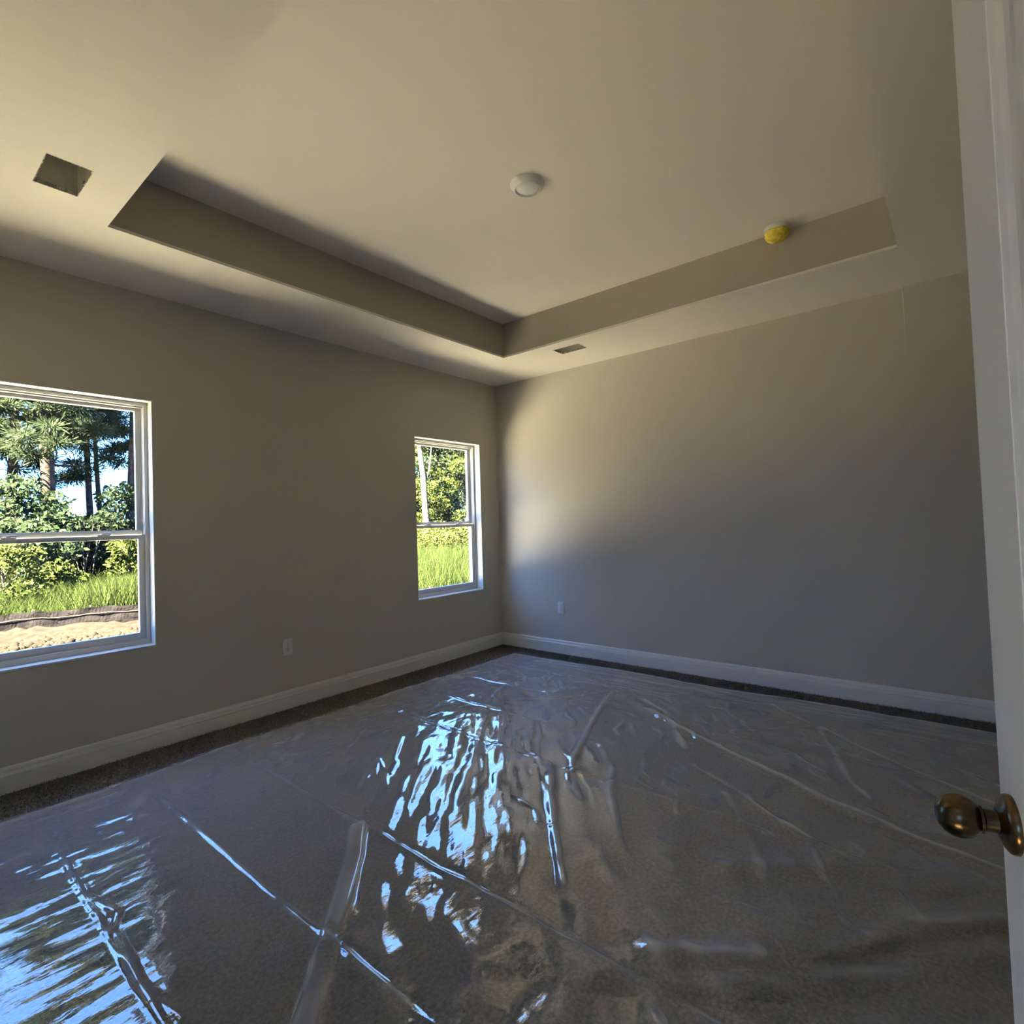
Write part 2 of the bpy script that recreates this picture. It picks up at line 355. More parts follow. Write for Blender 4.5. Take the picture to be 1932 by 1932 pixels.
t = empty('smoke_detector', (-.765, -2.965, TH)); tag(t, 'round white smoke detector wrapped in a crumpled yellow plastic dust cover', 'detector')
MB().lathe([(.070, 0), (.071, .008), (.070, .018), (.066, .024), (.062, .026)], flip, 48).build('base', M['plate'], t, True)
b = MB(); n = 48; pr = [(.0655, .022), (.068, .032), (.067, .045), (.060, .060), (.048, .070), (.030, .078), (.014, .080), (.003, .081)]
rr = random.Random(4)
for j, (r, h) in enumerate(pr):
    for k in range(n):
        a = 2 * math.pi * k / n; q = 1 + (rr.random() - .5) * (.05 if j == 0 else .13) + .04 * math.sin(5 * a + j)
        b.v.append((r * q * math.cos(a), r * q * math.sin(a), -h - (rr.random() - .5) * (.002 if j == 0 else .007)))
for j in range(len(pr) - 1):
    for k in range(n): k2 = (k + 1) % n; b.f.append((j * n + k, (j + 1) * n + k, (j + 1) * n + k2, j * n + k2))
b.f.append(tuple((len(pr) - 1) * n + k for k in range(n)))
b.build('dust_cover', M['yellow'], t, True)

def vent(V, label):
    x0, x1, y0, y1 = V; c = ((x0 + x1) / 2, (y0 + y1) / 2, H)
    t = empty('duct_opening', c); tag(t, label, 'vent', 'bare ceiling duct openings')
    hx, hy = (x1 - x0) / 2, (y1 - y0) / 2; b = MB(); zt = .17
    b.box((-hx - .012, -hy - .012, .018), (-hx - .001, hy + .012, zt)); b.box((hx + .001, -hy - .012, .018), (hx + .012, hy + .012, zt))
    b.box((-hx - .001, -hy - .012, .018), (hx + .001, -hy - .001, zt)); b.box((-hx - .001, hy + .001, .018), (hx + .001, hy + .012, zt)); b.box((-hx - .012, -hy - .012, zt), (hx + .012, hy + .012, zt + .01))
    b.build('duct_boot', M['duct'], t)
    MB().lathe([(.058, zt - .03), (.062, zt - .004)], Matrix(), 32).build('duct_collar', M['duct'], t, True)
    r = random.Random(int(abs(x0) * 100)); b = MB()      # torn paper lip around the cut
    def lip(ax, fixed, a, c_, sg):
        k = 46; pts = [a + (c_ - a) * i / k for i in range(k + 1)]
        for i in range(k):
            d0, d1 = r.random() ** 2 * .006, r.random() ** 2 * .006; i0 = len(b.v)
            for p, d in ((pts[i], d0), (pts[i + 1], d1)):
                for dz in (-.0005, .014):
                    for dd in (sg * .001, -sg * d):
                        b.v.append((fixed + dd, p, dz) if ax == 'x' else (p, fixed + dd, dz))
            b.f += [(i0, i0 + 1, i0 + 5, i0 + 4), (i0 + 2, i0 + 6, i0 + 7, i0 + 3), (i0 + 1, i0 + 3, i0 + 7, i0 + 5)]
    lip('x', -hx, -hy, hy, -1); lip('x', hx, -hy, hy, 1); lip('y', -hy, -hx, hx, -1); lip('y', hy, -hx, hx, 1)
    b.build('torn_edge', M['gyp'], t)
vent(V1, 'rough rectangular duct opening cut in the soffit above the large left window')
vent(V2, 'small rectangular duct opening cut in the soffit along the right wall')

# ------------------------------------------------------------------ door with knob
HX, HY = -4.285, -3.940; EX, EY = -3.545, -3.7915       # hinge and latch-edge corners of the face towards the camera
ang = math.atan2(EY - HY, EX - HX); DW = math.hypot(EX - HX, EY - HY)
door = struct(empty('door_1', (HX, HY, .02), ang)); door.rotation_euler.x = -.013   # hangs slightly out of plumb      # local: +x to the latch edge, +y out of the seen face
TKN = .035; DH = 2.03
b = MB(); st = .108
rails = [(0, .235), (.86, 1.00), (DH - .125, DH)]
b.bev((0, -TKN, 0), (st, 0, DH), .0015); b.bev((DW - st, -TKN, 0), (DW, 0, DH), .0015)
for z0, z1 in rails: b.box((st - .001, -TKN, z0), (DW - st + .001, 0, z1))
b.build('door_leaf', M['door'], door)
for z0, z1 in ((.235, .86), (1.00, DH - .125)):
    b = MB(); b.box((st, -TKN + .008, z0), (DW - st, -.008, z1))
    for s, y in ((1, -.008), (-1, -TKN + .008)):          # ogee moulding and raised field
        for (i0, h0), (i1, h1) in (((0, .007), (.010, .0045)), ((.010, .0045), (.020, .001)), ((.020, .001), (.034, .001)), ((.034, .001), (.060, .006))):
            A = [(st + i0, z0 + i0), (DW - st - i0, z0 + i0), (DW - st - i0, z1 - i0), (st + i0, z1 - i0)]; B = [(st + i1, z0 + i1), (DW - st - i1, z0 + i1), (DW - st - i1, z1 - i1), (st + i1, z1 - i1)]
            k = len(b.v); b.v += [(p[0], y + s * h0, p[1]) for p in A] + [(p[0], y + s * h1, p[1]) for p in B]
            b.f += [(k + q, k + (q + 1) % 4, k + 4 + (q + 1) % 4, k + 4 + q) for q in range(4)]
            if i1 == .060: b.f.append((k + 4, k + 5, k + 6, k + 7))
    b.build('door_panel', M['door'], door)
KZ = .970 - .02; KX = DW - .042
def knob(side):
    m = Matrix.Translation((KX, 0 if side > 0 else -TKN, KZ)) @ Matrix.Rotation(-side * math.pi / 2, 4, 'X')
    o = MB().lathe([(.0285, 0), (.0287, .003), (.0276, .0062), (.024, .0090), (.018, .0112), (.0145, .013), (.0125, .0135)], m, 56).build('rosette', M['brass'], door, True)
    MB().lathe([(.0115, .011), (.0108, .018), (.0112, .024), (.0135, .0255), (.0135, .028), (.012, .029)], m, 40).build('knob_stem', M['brass'], o, True)
    MB().lathe([(.0112, .026), (.0130, .0275), (.0165, .031), (.0195, .036), (.0213, .042), (.0215, .047), (.0200, .053), (.0168, .0585), (.0115, .0628), (.0055, .0648), (.0005, .0652)], m, 56).build('knob', M['brass'], o, True)
knob(1); knob(-1)
MB().bev((DW - .0005, -TKN / 2 - .0125, KZ - .028), (DW + .0012, -TKN / 2 + .0125, KZ + .028), .0005).build('latch_plate', M['brass'], door)
for z in (.2, 1.0, 1.8):
    MB().lathe([(.006, 0), (.006, .089), (.004, .092)], Matrix.Translation((-.007, .004, z - .045)), 14).build('hinge', M['brass'], door, True)
# jamb and casing of the doorway behind the camera
b = MB(); y0, y1, z1 = DOOR[0], DOOR[1], DOOR[3]
b.box((XW - .125, y0, 0), (XW + .002, y0 + .006, z1)); b.box((XW - .125, y1 - .006, 0), (XW + .002, y1, z1)); b.box((XW - .125, y0, z1 - .008), (XW + .002, y1, z1))
b.bev((XW, y0 - .060, 0), (XW + .012, y0, z1 + .06), .003); b.bev((XW, y1, 0), (XW + .012, y1 + .060, z1 + .06), .003); b.bev((XW, y0, z1), (XW + .012, y1, z1 + .06), .003)
struct(b.build('trim_1', M['trim']))
# hallway behind the camera, with an unseen opening added to let in fill daylight
hall = cells([-5.1, -2.1], [-.05, 2.6], [(-4.2, -3.6, 1.2, 1.9)], -6.2, -6.3, lambda u, v, w_: (w_, u, v)); struct(fixn(hall.build('wall_hall', M['wall'])))
b = MB(); b.box((-6.3, -5.2, -.05), (XW - .121, -5.1, 2.6)); b.box((-6.3, -2.1, -.05), (XW - .121, -2.0, 2.6)); struct(b.build('wall_hall_side', M['wall']))
struct(MB().box((-6.3, -5.2, 2.5), (XW - .121, -2.0, 2.6)).build('ceiling_hall', M['ceil']))
struct(MB().box((-6.3, -5.2, -.05), (XW - .121, -2.0, -.002)).build('floor_hall', M['carpet']))

# ------------------------------------------------------------------ clear plastic film over the carpet
FX0, FX1, FY0, FY1 = -4.27, -.20, -4.22, -.34
stp = .0062
nx = int((FX1 - FX0) / stp); ny = int((FY1 - FY0) / stp)
X, Y = np.meshgrid(np.linspace(FX0, FX1, nx), np.linspace(FY0, FY1, ny), indexing='ij')
def ss(a, lo, hi):
    t = np.clip((a - lo) / (hi - lo), 0, 1); return t * t * (3 - 2 * t)
def rot(x, y, deg):
    c, s = math.cos(math.radians(deg)), math.sin(math.radians(deg)); return x * c + y * s, -x * s + y * c
def stripes(deg, lu, lv, seed, warp=.3):                 # wrinkles running along deg, length lu, spacing lv
    u, v = rot(X, Y, deg); wv = warp * vnoise(u * 2.2 + 7, v * 2.2, seed + 50)
    return vnoise(u / lu + 40, (v + wv * lv) / lv + 40, seed)
Z = .008 + .0035 * vnoise(X * 5 + 30, Y * 5 + 30, 11) + .002 * vnoise(X * 11 + 30, Y * 11 + 30, 12)
mid = np.exp(-(((X + 2.25) / .95) ** 2 + ((Y + 1.65) / 1.0) ** 2) ** 1.5)
fan = ss(Y, -1.3, -.8)
Z += mid * ((1 - fan) * (.0072 * stripes(38, .42, .060, 21, .5) + .0032 * stripes(42, .20, .030, 22)) + fan * (.0060 * stripes(2, .36, .055, 24, .5) + .0028 * stripes(-6, .2, .028, 25)) + .0006 * stripes(33, .06, .018, 23))
left = ss(-X, 3.35, 3.75)
Z += left * (1 - .74 * ss(-Y, 1.3, 1.75)) * (.0036 * stripes(2, .30, .050, 31) + .0016 * stripes(-8, .14, .026, 32) + .0005 * stripes(5, .05, .014, 33))
east = ss(X, -.95, -.45)
Z += east * (.0060 * stripes(88, .9, .060, 41, .5) + .0028 * stripes(92, .5, .030, 42))
sr = ss(-Y, 2.6, 3.1) * ss(-X, 1.7, 2.1) * (1 - ss(-X, 2.9, 3.2))
Z += sr * (.0100 * stripes(-48, .9, .13, 45, .6) + .003 * stripes(-50, .4, .06, 46))
rest = (1 - mid) * (1 - left) * (1 - east)
Z += rest * (.0080 * stripes(30, .35, .11, 51, .7) + .0050 * stripes(58, .22, .06, 52, .7) + .0009 * vnoise(X * 22, Y * 22, 53))
calm = np.exp(-(((X + 3.2) / .42) ** 2 + ((Y + 1.4) / .9) ** 2) ** 2)          # nearly flat bay between two creases
Z = Z * (1 - .45 * calm)
# sharp fold creases, 0.45 m apart, running from the window wall
for cx, y_a, y_b, h, sg in ((-3.84, -.6, -4.2, .006, .009), (-3.415, -.5, -2.75, .008, .008), (-2.968, -.75, -4.2, .008, .009), (-2.005, -.65, -3.7, .006, .007), (-1.565, -.6, -2.2, .004, .006), (-1.105, -.34, -3.9, -.005, .007), (-2.50, -2.2, -3.6, .003, .006)):
    ln = cx + .008 * vnoise(Y * 1.3 + cx * 9, Y * 0 + .5, 61) + .003 * vnoise(Y * 9 + cx * 9, Y * 0 + .5, 62)
    env = ss(-Y, -y_a, -y_a + .25) * (1 - ss(-Y, -y_b - .3, -y_b)); mod = .75 + .35 * vnoise(Y * 5 + cx * 3, Y * 0 + 2.5, 63)
    d = X - ln; Z += env * mod * h * (np.exp(-(d / sg) ** 2) - .45 * np.exp(-((d - 2.6 * sg) / (1.6 * sg)) ** 2))
# crinkled crease at x = -2.0 carries fine beads
d = np.abs(X + 2.005); Z += np.exp(-(d / .02) ** 2) * .003 * vnoise(X * 60, Y * 45, 64) * ss(-Y, .8, 1.0) * (1 - ss(-Y, 2.4, 2.7))
def ridge(pts, h, sg, flat=0., taper=.12, seed=1):
    global Z
    best = np.full(X.shape, 9.); tt = np.zeros(X.shape); L = 0; tot = sum(math.dist(a, c) for a, c in zip(pts, pts[1:]))
    for (ax, ay), (bx, by) in zip(pts, pts[1:]):
        l = math.dist((ax, ay), (bx, by)); t_ = np.clip(((X - ax) * (bx - ax) + (Y - ay) * (by - ay)) / l ** 2, 0, 1)
        dd = np.hypot(X - ax - t_ * (bx - ax), Y - ay - t_ * (by - ay)); k = dd < best; best = np.where(k, dd, best); tt = np.where(k, L + t_ * l, tt); L += l
    q = tt / tot; env = ss(q, 0, taper) * (1 - ss(q, 1 - taper, 1)) * (.8 + .25 * vnoise(tt * 6 + seed, tt * 0 + .5, 70 + seed))
    wob = sg * .25 * vnoise(tt * 12 + seed, tt * 0 + 3.5, 71)
    Z = Z + env * h * np.exp(-(np.maximum(best - flat + wob, 0) / sg) ** 2)
ridge([(-2.96, -1.70), (-3.12, -1.90), (-3.30, -2.09), (-3.44, -2.23), (-3.61, -2.41), (-3.8, -2.62)], .016, .012, .022, .04, 1)     # flattened tube
ridge([(-.74, -1.73), (-1.10, -1.83), (-1.50, -1.97), (-1.99, -2.15)], .016, .022, 0, .1, 2)
ridge([(-.80, -1.95), (-.99, -2.24), (-1.25, -2.42), (-1.51, -2.60)], .015, .020, .004, .1, 3)
ridge([(-.95, -2.05), (-1.19, -2.41), (-1.44, -2.91), (-1.62, -3.27), (-1.72, -3.54), (-1.79, -3.82), (-1.9, -4.15)], .024, .022, .006, .06, 4)
ridge([(-.69, -3.06), (-1.02, -3.50), (-1.23, -3.81), (-1.4, -4.1)], .014, .020, 0, .05, 5)
ridge([(-.69, -3.06), (-1.0, -3.19), (-1.35, -3.31), (-1.55, -3.44)], .010, .018, 0, .05, 6)
ridge([(-.69, -3.06), (-.55, -2.85), (-.411, -2.72), (-.30, -2.2)], .009, .016, 0, .08, 7)
ridge([(-.69, -3.06), (-.95, -2.80), (-1.10, -2.60)], .008, .014, 0, .08, 8)
ridge([(-.74, -1.73), (-.62, -1.45), (-.60, -1.2)], .008, .016, 0, .1, 9)
ridge([(-.74, -1.73), (-1.1, -1.55), (-1.3, -1.30)], .008, .016, 0, .1, 10)
ridge([(-1.585, -2.60), (-1.70, -2.85), (-1.91, -3.16), (-2.05, -3.45)], .010, .022, 0, .1, 11)
ridge([(-2.10, -2.10), (-2.22, -2.20), (-2.45, -2.37), (-2.82, -2.68)], .009, .014, .004, .08, 12)
ridge([(-1.80, -2.30), (-2.10, -2.45), (-2.41, -2.67), (-2.6, -2.85)], .009, .018, 0, .1, 13)
ridge([(-1.75, -2.85), (-2.01, -3.02), (-2.40, -3.24)], .009, .020, 0, .1, 14)
ridge([(-2.667, -1.095), (-2.176, -.734)], .006, .010, 0, .1, 15)
ridge([(-2.50, -1.35), (-2.22, -1.09)], .006, .012, 0, .1, 16)
ridge([(-2.70, -1.45), (-2.52, -1.25), (-2.60, -1.42), (-2.75, -1.62)], .004, .010, 0, .1, 17)
ridge([(-3.829, -1.293), (-3.805, -1.455), (-3.79, -1.52), (-3.825, -1.60), (-3.815, -1.637), (-3.838, -1.90), (-3.808, -2.13), (-3.85, -2.4)], .007, .012, 0, .08, 18)
ridge([(-2.88, -2.94), (-2.655, -3.355), (-2.313, -3.578), (-2.10, -3.82), (-2.0, -4.1)], .014, .035, 0, .1, 19)
ridge([(-2.963, -3.095), (-2.606, -3.478), (-2.262, -3.81), (-2.1, -4.1)], .011, .035, 0, .1, 20)
rw = random.Random(12)
for i in range(90):                                       # soft short folds over the calmer right-hand part
    x_ = rw.uniform(-2.6, -.75); y_ = rw.uniform(-3.7, -1.0)
    if abs(x_ + 2.3) < .7 and y_ > -2.2: continue
    a_ = math.radians(rw.gauss(38, 16)); l_ = rw.uniform(.18, .50); k_ = rw.uniform(-.06, .06)
    ridge([(x_, y_), (x_ + l_ / 2 * math.cos(a_) - k_ * math.sin(a_), y_ + l_ / 2 * math.sin(a_) + k_ * math.cos(a_)), (x_ + l_ * math.cos(a_), y_ + l_ * math.sin(a_))], rw.uniform(.004, .008), rw.uniform(.009, .015), 0, .4, 30 + i)
ridge([(-2.39, -.425), (-2.13, -.375), (-1.56, -.37), (-1.09, -.40), (-.5, -.40)], .005, .008, 0, .1, 21)
Z = np.maximum(Z + .006, .0055 + .0012 * vnoise(X * 40, Y * 40, 81))
edge = np.minimum.reduce([X - FX0, FX1 - X, Y - FY0, FY1 - Y]); Z = .005 + (Z - .005) * ss(edge, -.01, .06)
def blur(a, k):
    p = np.pad(a, k, mode='edge'); c = np.cumsum(p, 0); c = (c[2 * k:] - c[:-2 * k]) / (2 * k); c = np.cumsum(c, 1); return ((c[:, 2 * k:] - c[:, :-2 * k]) / (2 * k))[:a.shape[0], :a.shape[1]]
FOLD = blur(np.clip((Z - blur(Z, 8)) / .0060, 0, 1) ** 1.2, 2) * .80  # height above surroundings: crests to be painted lighter
Yd = Y + .030 * vnoise(X * 1.1 + 3, X * 0 + .5, 82) * ss(Y, -1.2, -.34) * 1.0 + .01 * vnoise(X * 7, X * 0 + .5, 84) * ss(Y, -.8, -.34)
Xd = X + .035 * vnoise(Y * 1.3 + 3, Y * 0 + .5, 83) * ss(X, -1.0, -.2)
film = mesh_np('plastic_sheet', np.stack([Xd, Yd, Z], -1).reshape(-1, 3), grid_faces(nx, ny), M['film'], smooth=True)
fa = film.data.attributes.new('fold', 'FLOAT', 'POINT'); fa.data.foreach_set('value', np.clip(FOLD, 0, 1).astype(np.float32).ravel())
tag(film, 'wrinkled clear plastic film laid over the carpet, with long fold creases', 'plastic sheet')

# ------------------------------------------------------------------ outdoors
GZ = -.32
def ray_at(u, y, v=966):                                  # point of the ground plan seen in image column u at depth y
    d = F + R * ((u - 966) / 1018.72) + U * ((966 - v) / 1018.72); t_ = (y - CAM.y) / d.y; p = CAM + d * t_; return p.x, p.z
struct(MB().box((-40, .17, GZ - .1), (60, 70, GZ)).build('ground', M['soil']))
struct(MB().box((-40, -40, GZ - .1), (-4.3, .17, GZ - .002)).build('ground_side', M['soil']))
b = MB(); b.bev((-9, 1.35, GZ - .02), (-.8, 4.95, GZ + .012), .01); b.bev((-.79, 1.1, GZ - .02), (2.6, 2.3, GZ + .012), .01); struct(b.build('bounce_slab', M['bounce']))  # pale slab added out of view to bounce sunlight into the room

# silt fence: fabric with a stitched line and stakes
FA = (ray_at(-40, 8.2)[0] - 6, 7.6); 
fpts = [(-14, 11.5), (-8, 9.7), (-2.9, 7.7), (-1.2, 7.03), (.5, 6.0), (2.56, 3.95), (5.5, 1.6), (9, -.8), (14, -3)]
def fence_xy(t_):
    k = min(int(t_), len(fpts) - 2); f_ = t_ - k; return fpts[k][0] * (1 - f_) + fpts[k + 1][0] * f_, fpts[k][1] * (1 - f_) + fpts[k + 1][1] * f_
fen = empty('silt_fence', (fpts[2][0], fpts[2][1], GZ)); tag(fen, 'low black fabric silt fence staked between the bare dirt and the tall grass', 'fence')
b = MB(); rr = random.Random(9); Nn = 320; Lx, Ly = fpts[2]
for i in range(Nn + 1):
    x, y = fence_xy(i / Nn * (len(fpts) - 1.001)); sag = .03 * math.sin(i * .31) + .015 * math.sin(i * .93)
    for j, h in enumerate((0, .16, .30, .40)): b.v.append((x - Lx, y - Ly + .03 * math.sin(i * .5 + j) * (h / .4) , h * (1 + sag)))
for i in range(Nn):
    for j in range(3): k = i * 4 + j; b.f.append((k, k + 4, k + 5, k + 1))
fab = b.build('fabric', M['fence'], fen); fab.modifiers.new('t', 'SOLIDIFY').thickness = .006
MB().tube([(b.v[i * 4 + 2][0], b.v[i * 4 + 2][1] - .012, b.v[i * 4 + 2][2]) for i in range(0, Nn + 1, 2)], .005, 5).build('stitching', M['cord'], fen)
for i in range(8, Nn, 16):
    x, y = b.v[i * 4][0], b.v[i * 4][1]; MB().bev((x - .018, y + .02, -.1), (x + .018, y + .055, .44), .004).build('stake', M['bark'], fen)

# dirt clods along the fence and straw mulch
r_ = np.random.default_rng(21)
def clod_mesh(n, cx, cy, s):
    base = np.array([(1, 0, 0), (-1, 0, 0), (0, 1, 0), (0, -1, 0), (0, 0, 1), (0, 0, -1)], float)
    fc = np.array([(0, 2, 4), (2, 1, 4), (1, 3, 4), (3, 0, 4), (2, 0, 5), (1, 2, 5), (3, 1, 5), (0, 3, 5)])
    P = base[None] * (s[:, None, None]) * (.6 + .8 * r_.random((n, 6, 1))) + np.stack([cx, cy, GZ + s * .3], 1)[:, None]
    return P.reshape(-1, 3), (np.arange(n)[:, None, None] * 6 + fc[None]).reshape(-1, 3)
n = 16000; t_ = r_.random(n) * (len(fpts) - 1.001); fx = np.array([fence_xy(q) for q in t_]); off = r_.random(n) ** 1.3 * 2.0 + .06
s = .012 + .05 * r_.random(n) ** 3 * np.where(off < 1.3, 1.3, .6)
V, T = clod_mesh(n, fx[:, 0], fx[:, 1] - off, s); o = mesh_np('dirt_clods', V, T, M['clod']); o['kind'] = 'stuff'; tag(o, 'band of pinkish broken dirt clods at the foot of the silt fence', 'dirt')
gxx, gyy = np.meshgrid(np.linspace(-14, 16, 260), np.linspace(0, 1, 14), indexing='ij')      # soil berm against the fence
fy = np.interp(gxx, [p[0] for p in fpts], [p[1] for p in fpts]); yy = fy - .02 - gyy * 1.5
zz = GZ + (.13 + .05 * vnoise(gxx * 2.3, gyy * 2, 5)) * (1 - gyy) ** 1.5 + .03 * vnoise(gxx * 8, gyy * 9, 6) * (1 - gyy)
struct(mesh_np('soil_berm', np.stack([gxx, yy, zz], -1).reshape(-1, 3), grid_faces(260, 14)[:, ::-1], M['clod'], smooth=True))
n = 26000; sx = r_.random(n) * 22 - 12; sy = 3.6 + r_.random(n) * 4.6; a = r_.random(n) * np.pi; l = .03 + .07 * r_.random(n)
P = np.zeros((n, 4, 3)); z = GZ + .004 + .03 * r_.random(n); wdt = .003
for k, (sa, sb) in enumerate(((-1, -1), (1, -1), (1, 1), (-1, 1))):
    P[:, k] = np.stack([sx + np.cos(a) * l * sa - np.sin(a) * wdt * sb, sy + np.sin(a) * l * sa + np.cos(a) * wdt * sb, z + .01 * sa * (r_.random(n) - .5)], 1)
o = mesh_np('straw_mulch', P.reshape(-1, 3), np.arange(n * 4).reshape(-1, 4), M['straw']); o['kind'] = 'stuff'; tag(o, 'loose golden straw strewn over the bare ground outside the windows', 'straw')

# tall grass beyond the fence
def grass(name, n, xr, depth, h0, h1, label, seed, m=M['grass'], start=.15, wd=.016):
    r = np.random.default_rng(seed); gx = xr[0] + r.random(n) * (xr[1] - xr[0]); d = start + r.random(n) ** 1.2 * depth
    gy = np.interp(gx, [p[0] for p in fpts], [p[1] for p in fpts]) + d; hh = .75 + .35 * vnoise(gx * .8 + 20, gy * .8, seed)
    V, T = blades(n, gx, gy, np.full(n, GZ), h0, h1, wd, .7, seed + 1)
    V = V.reshape(n, 5, 3); V[:, :, 2] = GZ + (V[:, :, 2] - GZ) * hh[:, None]
    o = mesh_np(name, V.reshape(-1, 3), T, m); o['kind'] = 'stuff'; tag(o, label, 'grass'); return o
grass('tall_grass', 60000, (-8, 2.2), 5.5, .40, 1.0, 'sunlit tall yellow-green grass behind the silt fence, seen through the left window', 31)
grass('tall_grass', 70000, (2.2, 11), 9.5, .6, 1.25, 'tall bright weeds and grass beyond the small window near the corner', 33)

def leaves(name, C, size, m, parent, asp=.55, seed=0, droop=0.):
    r = np.random.default_rng(seed); n = len(C); a = r.normal(size=(n, 3)); a /= np.linalg.norm(a, axis=1)[:, None]
    b_ = r.normal(size=(n, 3)); b_ = np.cross(a, b_); b_ /= np.linalg.norm(b_, axis=1)[:, None]
    s_ = (size * (.6 + .8 * r.random(n)))[:, None]
    P = np.stack([C - a * s_, C + b_ * s_ * asp, C + a * s_, C - b_ * s_ * asp], 1)
    return mesh_np(name, P.reshape(-1, 3), np.arange(n * 4).reshape(-1, 4), m, parent)

def blob_cloud(blobs, dens, seed, shell=.55):
    r = np.random.default_rng(seed); out_ = []
    for cx, cy, cz, rx, ry, rz in blobs:
        k = int(dens * (rx * ry * rz) ** (2 / 3)); d = r.normal(size=(k, 3)); d /= np.linalg.norm(d, axis=1)[:, None]
        rad = shell + (1 - shell) * r.random(k) ** .6
        f_ = 1 + .25 * np.sin(d[:, 0] * 7 + cx) * np.sin(d[:, 2] * 6 + cy)
        out_.append(np.stack([cx + d[:, 0] * rx * rad * f_, cy + d[:, 1] * ry * rad * f_, cz + d[:, 2] * rz * rad * f_], 1))
    return np.concatenate(out_)

def broadleaf(name, x, y, h, cw, trunk_r, m, label, seed, low=.25, dens=1500, size=.06, cat='tree', group=None, bark=None, lean=0.):
    r = random.Random(seed); t = empty(name, (x, y, GZ)); tag(t, label, cat, group)
    b = MB(); ht = h * .75
    pts = [(lean * q * ht + .05 * math.sin(q * 5 + seed), .05 * math.cos(q * 4 + seed), q * ht - .05) for q in [i / 7 for i in range(8)]]
    b.tube(pts, [trunk_r * (1 - .75 * i / 7) for i in range(8)], 9); blobs = []
    for i in range(16):
        q = low + (1 - low) * (i + r.random()) / 16; a = i * 2.4 + r.random(); rad = cw * (.35 + .65 * math.sin(math.pi * min(1, (q - low) / (1.02 - low) * .85 + .15))) * (.5 + .4 * r.random())
        p0 = Vector((lean * q * .8 * h, 0, q * .8 * h * .9)); p1 = Vector((lean * q * h + rad * math.cos(a), rad * math.sin(a), q * h * .97))
        b.tube([p0, p0.lerp(p1, .5) + Vector((0, 0, .08)), p1], [trunk_r * .3, trunk_r * .18, trunk_r * .06], 6)
        s_ = cw * (.30 + .22 * r.random()); blobs.append((p1.x, p1.y, p1.z, s_, s_, s_ * (.5 + .3 * r.random())))
    b.build('trunk', bark or M['bark'], t, True)
    leaves('foliage', blob_cloud(blobs, dens, seed), size, m, t, .5, seed)
    return t

def pine(name, x, y, h, r0, label, seed, crown=.45, lean=0., cw=1.6, nb=26, dens=260, m=None, group=None, bark=None):
    r = random.Random(seed); g = np.random.default_rng(seed); t = empty(name, (x, y, GZ)); tag(t, label, 'tree', group)
    f_ = lambda q: Vector((lean * q * h + .12 * math.sin(q * 4 + seed), .1 * math.cos(q * 3 + seed), q * h - .05 * (q == 0)))
    b = MB(); b.tube([f_(i / 12) for i in range(13)], [r0 * (1 - .8 * i / 12) for i in range(13)], 10); C = []
    for i in range(nb):
        q = crown + (1 - crown) * (i + r.random()) / nb; a = i * 2.4 + r.random() * .8; L_ = cw * (1.05 - .75 * (q - crown) / (1 - crown)) * (.5 + .6 * r.random())
        p0 = f_(q); p1 = p0 + Vector((math.cos(a) * L_ * .55, math.sin(a) * L_ * .55, .05 * L_)); p2 = p0 + Vector((math.cos(a) * L_, math.sin(a) * L_, .22 * L_))
        b.tube([p0, p1, p2], [r0 * .2, r0 * .13, r0 * .05], 6)
        for j in range(7):
            c = p1.lerp(p2, j / 6) + Vector((r.uniform(-.3, .3), r.uniform(-.3, .3), r.uniform(-.12, .2))) * L_ * .6; C.append(g.normal(size=(dens, 3)) * (.17, .17, .09) + tuple(c))
    b.build('trunk', bark or M['bark'], t, True)
    o = leaves('foliage', np.concatenate(C), .085, m or M['needle'], t, .14, seed); return t

def col(u, y): return ray_at(u, y)[0]
# --- seen through the large left window
pine('pine_tree', col(80, 15), 15, 11.5, .20, 'thick-trunked pine left of the blue sky gap in the large window', 1, .30, .004, 2.2, 34)
pine('pine_tree', col(92, 17), 17, 12.5, .15, 'second pine close behind the thick-trunked pine', 2, .34, -.01, 1.9, 30)
pine('pine_tree', col(173, 16.5), 16.5, 13, .10, 'slim straight pine standing right of the blue sky gap', 3, .42, 0, 1.5, 26)
pine('pine_tree', col(207, 17), 17, 10.5, .085, 'slender pine leaning left beside the slim straight pine', 4, .40, -.06, 1.3, 24)
pine('pine_tree', col(253, 15.5), 15.5, 12.5, .13, 'grey-barked pine against the right frame of the large window', 5, .42, .0, 1.8, 28, m=M['leafb'])
pine('pine_tree', col(10, 15.5), 15.5, 11, .14, 'pine with reaching branches at the left edge of the photo', 6, .25, .02, 2.4, 34)
broadleaf('leafy_tree', col(30, 13.2), 13.2, 2.9, 1.2, .07, M['leafa'], 'mid-green leafy tree low at the left edge of the large window', 11, .12, 2600)
broadleaf('leafy_tree', col(95, 14.2), 14.2, 2.3, 1.1, .06, M['leafa'], 'round leafy tree below the thick-trunked pine', 12, .1, 2600)
broadleaf('leafy_tree', col(165, 14.4), 14.4, 2.0, 1.0, .06, M['leafa'], 'low leafy tree below the sky gap of the large window', 13, .1, 2600)
broadleaf('leafy_tree', col(232, 14.2), 14.2, 2.9, .9, .06, M['leafa'], 'leafy tree rising at the right side of the large window', 14, .1, 2600)
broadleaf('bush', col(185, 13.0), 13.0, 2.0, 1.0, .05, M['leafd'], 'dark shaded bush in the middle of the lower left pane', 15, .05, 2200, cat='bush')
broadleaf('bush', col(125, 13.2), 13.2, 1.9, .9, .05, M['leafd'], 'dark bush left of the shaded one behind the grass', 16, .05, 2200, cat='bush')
broadleaf('bush', col(238, 11.6), 11.6, 1.55, .50, .03, M['leafb'], 'yellow-green rounded bush at the right of the lower left pane', 17, .05, 2600, cat='bush')
